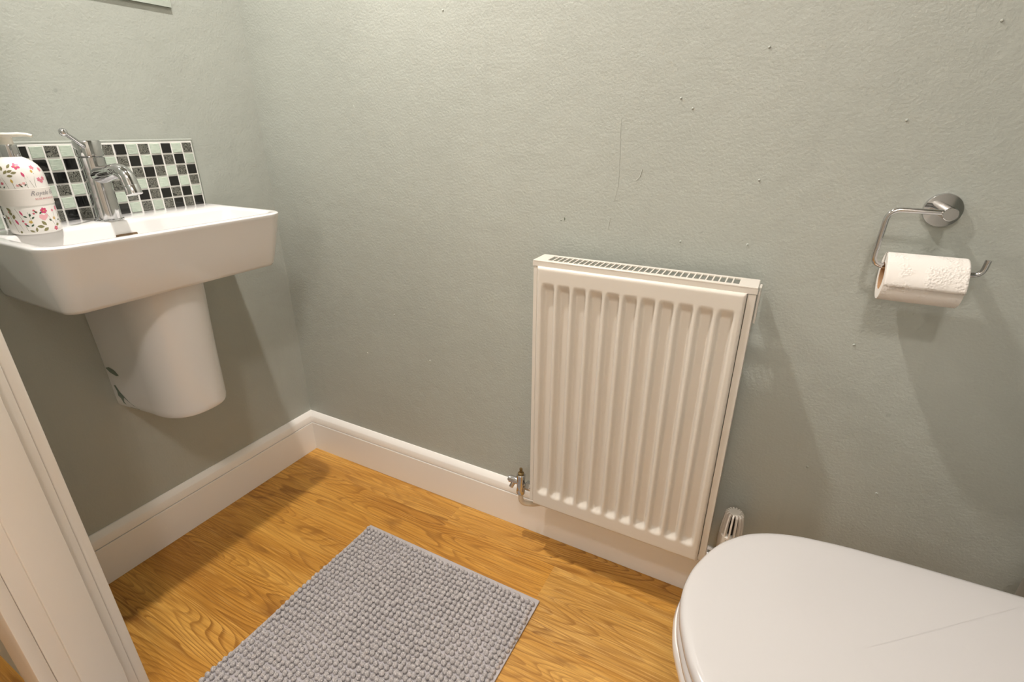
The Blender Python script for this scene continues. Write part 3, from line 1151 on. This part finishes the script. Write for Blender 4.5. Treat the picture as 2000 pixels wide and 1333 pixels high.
lathe_obj('union_nut', [(0.0, 0.006), (0.0055, 0.006), (0.0055, 0.015), (0.0120, 0.016), (0.0126, 0.018), (0.0126, 0.027), (0.0120, 0.029), (0.0070, 0.029), (0.0070, RX0 - 0.0075 - VX), (0.0, RX0 - 0.0075 - VX)], M['chrome'], valve, 6, 'x', rl((VX, VY, VZ)), smooth=False)
pp = smooth_path([rl((VX, VY, VZ - 0.028)), rl((VX, VY, VZ - 0.062)), rl((VX + 0.030, VY + 0.018, VZ - 0.070)), rl((VX + 0.060, -0.017, VZ - 0.066))], 0.024, 8)
tube_obj('pipe_tail', pp, 0.0066, M['pipe'], valve, 14)

# thermostatic valve on the right foot
TX, TY = 1.3215, -0.060
trv = lathe_obj('thermostat_valve', [(0.0, 0.150), (0.0085, 0.150), (0.0085, 0.185), (0.0115, 0.186), (0.0115, 0.200), (0.0, 0.200)], M['chrome'], rad, 24, 'z', rl((TX, TY, 0)))
lathe_obj('valve_tail', [(0.0, RX1 + 0.008 - TX), (0.008, RX1 + 0.008 - TX), (0.008, -0.006), (0.0, -0.006)], M['chrome'], trv, 16, 'x', rl((TX, TY, 0.172)))
lathe_obj('valve_pipe', [(0.0, 0.001), (0.0075, 0.001), (0.0075, 0.150), (0.0, 0.150)], M['pipe'], trv, 16, 'z', rl((TX, TY, 0)))
lathe_obj('thermostat_head', [(0.0, 0.200), (0.0215, 0.200), (0.0228, 0.204), (0.0232, 0.225), (0.0222, 0.246), (0.0195, 0.2475), (0.0, 0.2475)], M['radiator'], trv, 28, 'z', rl((TX, TY, 0)))
lathe_obj('sensor_core', [(0.0, 0.247), (0.0100, 0.247), (0.0085, 0.297), (0.0, 0.297)], M['dark_hole'], trv, 18, 'z', rl((TX, TY, 0)))
lathe_obj('cap_disc', [(0.0, 0.2965), (0.0100, 0.2965), (0.0112, 0.2985), (0.0100, 0.3010), (0.0, 0.3015)], M['radiator'], trv, 24, 'z', rl((TX, TY, 0)))
fin = None
for k in range(14):
    a = 2 * PI * k / 14 + 0.12
    if fin is None:
        fv = []
        for yy in (-0.0017, 0.0017):
            fv += [(0.0150, yy, 0.245), (0.0220, yy, 0.245), (0.0205, yy, 0.272), (0.0175, yy, 0.2965), (0.0140, yy, 0.3010), (0.0090, yy, 0.2995), (0.0090, yy, 0.296), (0.0125, yy, 0.292), (0.0150, yy, 0.275)]
        n = 9
        ff = [tuple(range(n - 1, -1, -1)), tuple(range(n, 2 * n))] + [(i, (i + 1) % n, n + (i + 1) % n, n + i) for i in range(n)]
        fo = pyd('fin', fv, ff, M['radiator'], trv)
        fin = fo.data
    else:
        fo = bpy.data.objects.new('fin', fin)
        fo.parent = trv
        col.objects.link(fo)
    fo.location = rl((TX, TY, 0))
    fo.rotation_euler = (0, 0, a)

# dial figure on the thermostat head
cu = bpy.data.curves.new('dial_figure', 'FONT')
cu.body = '3'
cu.size = 0.0095
to = bpy.data.objects.new('dial_figure', cu)
col.objects.link(to)
me = bpy.data.meshes.new_from_object(to.evaluated_get(bpy.context.evaluated_depsgraph_get()))
bpy.data.objects.remove(to)
fa = math.atan2(-0.9915 - TY, 1.3034 - TX) - R(14)
for vv in me.vertices:
    a = fa + (vv.co.x - 0.003) / 0.0232
    vv.co = Vector((TX + 0.0235 * math.cos(a) - ox, TY + 0.0235 * math.sin(a) - oy, 0.2345 + vv.co.y - oz))
me.materials.clear()
link('dial_figure', me, trv, M['dark_hole'])

# ---------------------------------------------------------------- toilet roll holder and roll
HXc, HZc = 1.5075, 0.9085
hold = empty('toilet_roll_holder', (HXc, 0, HZc))
tag(hold, 'chrome open arm toilet roll holder on the wall', 'roll holder')
lathe_obj('backplate', [(0.0, -0.0003), (0.0240, -0.0003), (0.0245, -0.0012), (0.0245, -0.0088), (0.0238, -0.0098), (0.0, -0.0100)], M['chrome'], hold, 48, 'y')
lathe_obj('post', [(0.0, -0.0098), (0.0093, -0.0098), (0.0093, -0.0575), (0.0086, -0.0583), (0.0, -0.0583)], M['chrome'], hold, 32, 'y', (0.0, 0, 0.0005))
ay = -0.0505
zr = 0.8265 - HZc
ap = smooth_path([(0.0, ay, 0.002), (1.4360 - HXc, ay, 0.0020), (1.4330 - HXc, ay, zr), (1.5660 - HXc, ay, zr - 0.0005), (1.5680 - HXc, ay, 0.8485 - HZc)], 0.0165, 8)
tube_obj('arm', ap, 0.0040, M['chrome'], hold, 16)

RLX0, RLX1, RR, RC = 1.4490, 1.5465, 0.0342, 0.0205
ry, rz = -0.0520, 0.8265 - 0.0152
roll = empty('toilet_roll', ((RLX0 + RLX1) / 2, ry, rz))
tag(roll, 'part used white toilet roll hanging on the chrome arm', 'toilet roll')
hw = (RLX1 - RLX0) / 2
# wound paper: slightly slack, flattened oval with an open core
def slack(a):
    return RR * (1 + 0.05 * math.cos(2 * (a - R(70))) + 0.012 * math.cos(3 * a))


N = 56
rings = []
for rr_, h in (('o', -hw), ('o', -hw + 0.001), ('o', hw - 0.001), ('o', hw), ('i', hw), ('i', -hw)):
    ring = []
    for k in range(N):
        a = 2 * PI * k / N
        r = slack(a) - (0.0008 if abs(h) == hw and rr_ == 'o' else 0) if rr_ == 'o' else RC + 0.0006
        ring.append((h, r * math.cos(a), r * math.sin(a)))
    rings.append(ring)
rings.append(rings[0])
v, f = loft(rings, False, False)
wp = pyd('wound_paper', v, f, M['paper'], roll)
auto_smooth(wp, 50)
v, f = loft([[(h, r * math.cos(2 * PI * k / 36), r * math.sin(2 * PI * k / 36)) for k in range(36)] for r, h in ((RC + 0.0005, -hw + 0.0004), (RC + 0.0005, hw - 0.0004), (RC - 0.0008, hw - 0.0004), (RC - 0.0008, -hw + 0.0004), (RC + 0.0005, -hw + 0.0004))], False, False)
tb = pyd('cardboard_tube', v, f, M['card'], roll)
auto_smooth(tb, 50)
# loose top sheet: leaves the roll at the back, lies over the top and ends in a torn edge in front
random.seed(8)
NX, NA = 44, 22
sv, sf = [], []
for j in range(NA + 1):
    t = j / NA
    for i in range(NX + 1):
        xx = -hw + 0.0006 + (2 * hw - 0.0010) * i / NX
        a = R(40 + 150 * t)
        tear = (random.uniform(-0.0009, 0.0009) if j == NA else 0)
        r = slack(a) + 0.0006 + 0.0042 * sstep(0.55, 1.0, t) ** 2
        sv.append((xx, r * math.cos(a) + 0, r * math.sin(a) + tear))
for j in range(NA):
    for i in range(NX):
        a = j * (NX + 1) + i
        sf.append((a, a + 1, a + NX + 2, a + NX + 1))
sh = pyd('loose_sheet', sv, sf, M['paper'], roll, False, False)
sm = sh.modifiers.new('thickness', 'SOLIDIFY')
sm.thickness = 0.0005
sh.data.shade_smooth()

# ---------------------------------------------------------------- toilet
TC = -0.452          # centre line
FXT = 1.2725         # tip of the lid
toilet = empty('toilet', (1.60, TC, 0))
tag(toilet, 'white ceramic toilet with its lid closed', 'toilet')
tx0 = toilet.location.x
# half outline of the lid: (distance from tip, half width)
HALF = [(0.0, 0.0), (0.0012, 0.020), (0.0056, 0.045), (0.0125, 0.066), (0.0222, 0.0905), (0.0340, 0.112), (0.0458, 0.1275), (0.0580, 0.141), (0.0720, 0.153), (0.0985, 0.168), (0.1300, 0.179), (0.1650, 0.1855), (0.2010, 0.1900), (0.2500, 0.1930), (0.2950, 0.1950), (0.3500, 0.1965), (0.4050, 0.1980), (0.4300, 0.1960), (0.4400, 0.1880), (0.4440, 0.1700)]


def spline(pts, sub=4):
    out = []
    for i in range(len(pts) - 1):
        p0 = pts[i - 1] if i > 0 else (pts[1][0], -pts[1][1])
        p1, p2 = pts[i], pts[i + 1]
        p3 = pts[i + 2] if i + 2 < len(pts) else p2
        for k in range(sub):
            t = k / sub
            out.append(tuple(0.5 * (2 * p1[c] + (p2[c] - p0[c]) * t + (2 * p0[c] - 5 * p1[c] + 4 * p2[c] - p3[c]) * t * t + (-p0[c] + 3 * p1[c] - 3 * p2[c] + p3[c]) * t ** 3) for c in (0, 1)))
    out.append(pts[-1])
    return out


HS = spline(HALF)


def outline(off, z, grow=0.0, dz=None):
    """closed outline inset by off"""
    pts = []
    n = len(HS)
    full = [(d, w) for d, w in HS] + [(d, -w) for d, w in HS[::-1][:-1]]
    m = len(full)
    for i, (d, w) in enumerate(full):
        a, b = full[i - 1], full[(i + 1) % m]
        tx, ty = b[0] - a[0], b[1] - a[1]
        L = math.hypot(tx, ty) or 1
        nx_, ny_ = ty / L, -tx / L        # inward for this winding
        pts.append((FXT + d + nx_ * off - tx0, w + ny_ * off, z))
    return pts


LZ = 0.4610
lid_r = [(0.006, LZ - 0.0215), (0.0015, LZ - 0.0205), (0.0, LZ - 0.017), (0.0, LZ - 0.0085), (0.0013, LZ - 0.0045), (0.0042, LZ - 0.0018), (0.010, LZ - 0.0004), (0.022, LZ + 0.0003), (0.06, LZ + 0.0010)]
v, f = loft([outline(o_, z_) for o_, z_ in lid_r], True, False)
nn = len(HS) * 2 - 1
last = [v[(len(lid_r) - 1) * nn + i] for i in range(nn)]
cx_ = sum(p[0] for p in last) / nn
v.append((cx_, 0, LZ + 0.0016))
for i in range(nn):
    f.append(((len(lid_r) - 1) * nn + i, (len(lid_r) - 1) * nn + (i + 1) % nn, len(v) - 1))
lid = pyd('lid', v, f, M['seat'], toilet)
auto_smooth(lid, 40)
v, f = loft([outline(o_, z_) for o_, z_ in ((0.004, 0.4195), (0.0005, 0.4205), (-0.0008, 0.424), (-0.0008, 0.434), (0.002, 0.4380), (0.006, 0.4385))])
st = pyd('seat', v, f, M['seat'], toilet)
auto_smooth(st, 40)
for yy in (-0.075, 0.075):
    lathe_obj('hinge_cap', [(0.0, 0.4190), (0.016, 0.4190), (0.016, 0.4380), (0.013, 0.4410), (0.0, 0.4415)], M['chrome'], toilet, 20, 'z', (FXT + 0.460 - tx0, yy, 0))


def pan_ring(k, shift, w, z, ext=0.0):
    pts = []
    for d, wd in [(d, w_) for d, w_ in HS] + [(d, -w_) for d, w_ in HS[::-1][:-1]]:
        pts.append((FXT + shift + d * k + ext - tx0, wd * w, z))
    return pts


prings = [pan_ring(1.05, 0.140, 0.62, 0.0005), pan_ring(1.05, 0.138, 0.63, 0.010), pan_ring(1.05, 0.142, 0.60, 0.06), pan_ring(1.07, 0.130, 0.60, 0.14), pan_ring(1.10, 0.100, 0.66, 0.22), pan_ring(1.14, 0.055, 0.79, 0.30),
          pan_ring(1.19, 0.016, 0.93, 0.36), pan_ring(1.215, 0.000, 1.00, 0.385), pan_ring(1.222, -0.0038, 1.012, 0.398), pan_ring(1.222, -0.0045, 1.014, 0.410), pan_ring(1.218, -0.0025, 1.006, 0.4165), pan_ring(1.21, 0.003, 0.99, 0.4190)]
v, f = loft(prings)
pan = pyd('pan', v, f, M['ceramic'], toilet)
auto_smooth(pan, 45)
cist = box('cistern', 1.775 - tx0, XR - 0.008 - tx0, -0.185, 0.185, 0.4195, 0.790, M['ceramic'], toilet, 0.018, 4)
auto_smooth(cist, 50)
cl = box('cistern_lid', 1.768 - tx0, XR - 0.006 - tx0, -0.192, 0.192, 0.7905, 0.822, M['ceramic'], toilet, 0.010, 3)
auto_smooth(cl, 50)
lathe_obj('flush_button', [(0.0, 0.822), (0.022, 0.822), (0.022, 0.826), (0.0, 0.827)], M['chrome'], cl, 24, 'z', (1.86 - tx0, 0, 0))

# ---------------------------------------------------------------- brush holder behind the toilet
br = empty('toilet_brush_holder', (1.793, -0.082, 0))
tag(br, 'brushed steel toilet brush holder between toilet and back wall', 'brush holder')
lathe_obj('canister', [(0.0, 0.001), (0.044, 0.001), (0.046, 0.004), (0.046, 0.345), (0.044, 0.349), (0.0, 0.349)], M['steel'], br, 40)
lathe_obj('canister_lid', [(0.0, 0.350), (0.046, 0.350), (0.046, 0.358), (0.040, 0.363), (0.008, 0.366), (0.0, 0.366)], M['steel'], br, 40)
lathe_obj('brush_handle', [(0.0, 0.364), (0.006, 0.364), (0.006, 0.470), (0.011, 0.474), (0.012, 0.485), (0.008, 0.492), (0.0, 0.493)], M['chrome'], br, 20)

# ---------------------------------------------------------------- bath mat
MX0, MX1, MY1, MY0 = 0.4400, 0.9600, -0.2105, -1.0150
rug = empty('bath_mat', ((MX0 + MX1) / 2, (MY0 + MY1) / 2, 0))
tag(rug, 'grey bobbled chenille bath mat on the wood floor', 'bath mat')
mx, my = rug.location.x, rug.location.y
bm = bmesh.new()
box_bm(bm, MX0 - mx, MX1 - mx, MY0 - my, MY1 - my, 0.0006, 0.0050, 0.0016, 2)
me = bpy.data.meshes.new('backing')
bm.to_mesh(me)
bm.free()
auto = link('backing', me, rug, M['mat_base'])
auto_smooth(auto, 60)


def tuft_geo():
    vv, ff = [], []
    seg = 6
    lat = (-30, 10, 48)
    for la in lat:
        for k in range(seg):
            a = 2 * PI * k / seg + (0.5 if la == 10 else 0)
            vv.append((math.cos(R(la)) * math.cos(a), math.cos(R(la)) * math.sin(a), math.sin(R(la))))
    vv.append((0, 0, 1.0))
    for r in range(2):
        for k in range(seg):
            a, b = r * seg + k, r * seg + (k + 1) % seg
            ff.append((a, b, b + seg, a + seg))
    for k in range(seg):
        ff.append((2 * seg + k, 2 * seg + (k + 1) % seg, 3 * seg))
    return vv, ff


tv, tf = tuft_geo()
tme = bpy.data.meshes.new('tuft')
tme.from_pydata([Vector(p) * 0.0060 for p in tv], [], tf)
tme.shade_smooth()
tme.materials.append(M['chenille'])
random.seed(21)
pitchx, pitchy = 0.01225, 0.0127
spots = []
nxr = round((MX1 - MX0 - 0.019) / pitchx)
pitchx = (MX1 - MX0 - 0.019) / nxr
nyr = int((MY1 - MY0 - 0.026) / pitchy)
for j in range(nyr + 1):
    for i in range(nxr + 1):
        x = MX0 + 0.0095 + i * pitchx + random.uniform(-0.0016, 0.0016) + 0.0022 * math.sin(j * 0.31 + i * 0.13)
        y = MY1 - 0.017 - j * pitchy + random.uniform(-0.0017, 0.0017) + 0.0026 * math.sin(i * 0.27)
        lump = noise.noise(Vector((x * 9, y * 9, 0.3)))
        s = 1.0 + random.uniform(-0.10, 0.12) + 0.10 * lump
        spots.append((x, y, s, lump))
cl_ = cam.location


def in_frame(x, y):
    d = Vector((x, y, 0.01)) - cl_
    yaw, pit = R(28.111), R(22.916)
    F = Vector((-math.sin(yaw) * math.cos(pit), math.cos(yaw) * math.cos(pit), -math.sin(pit)))
    Rr = Vector((math.cos(yaw), math.sin(yaw), 0))
    U = Rr.cross(F)
    w = d.dot(F)
    px, py = 1000 + 987.44 * d.dot(Rr) / w, 666.5 - 987.44 * d.dot(U) / w
    return -5 < px < 2005 and py < 1335, d.length


vis = sorted([(in_frame(x, y)[1], k) for k, (x, y, s, l) in enumerate(spots) if in_frame(x, y)[0]])
own = {k for _, k in vis[:300]}
sv, sf = [], []
for k, (x, y, s, lump) in enumerate(spots):
    sc = (s * random.uniform(0.92, 1.06), s * random.uniform(0.95, 1.12), s * random.uniform(1.1, 1.45))
    rz_ = random.uniform(0, PI)
    zc = 0.0078 + 0.0016 * lump
    lean = (random.uniform(-0.3, 0.3), random.uniform(-0.3, 0.3))
    if k in own:
        o = bpy.data.objects.new('tuft', tme)
        o.location = (x - mx, y - my, zc)
        o.rotation_euler = (lean[0], lean[1], rz_)
        o.scale = sc
        o.parent = rug
        col.objects.link(o)
    else:
        mtx = Matrix.Translation((x - mx, y - my, zc)) @ Matrix.Rotation(rz_, 4, 'Z') @ Matrix.Diagonal((*sc, 1))
        b = len(sv)
        sv += [tuple(mtx @ (Vector(p) * 0.0060)) for p in tv]
        sf += [tuple(b + q for q in fc) for fc in tf]
pile = pyd('chenille_pile', sv, sf, M['chenille'], rug, True, False)
pile['kind'] = 'stuff'
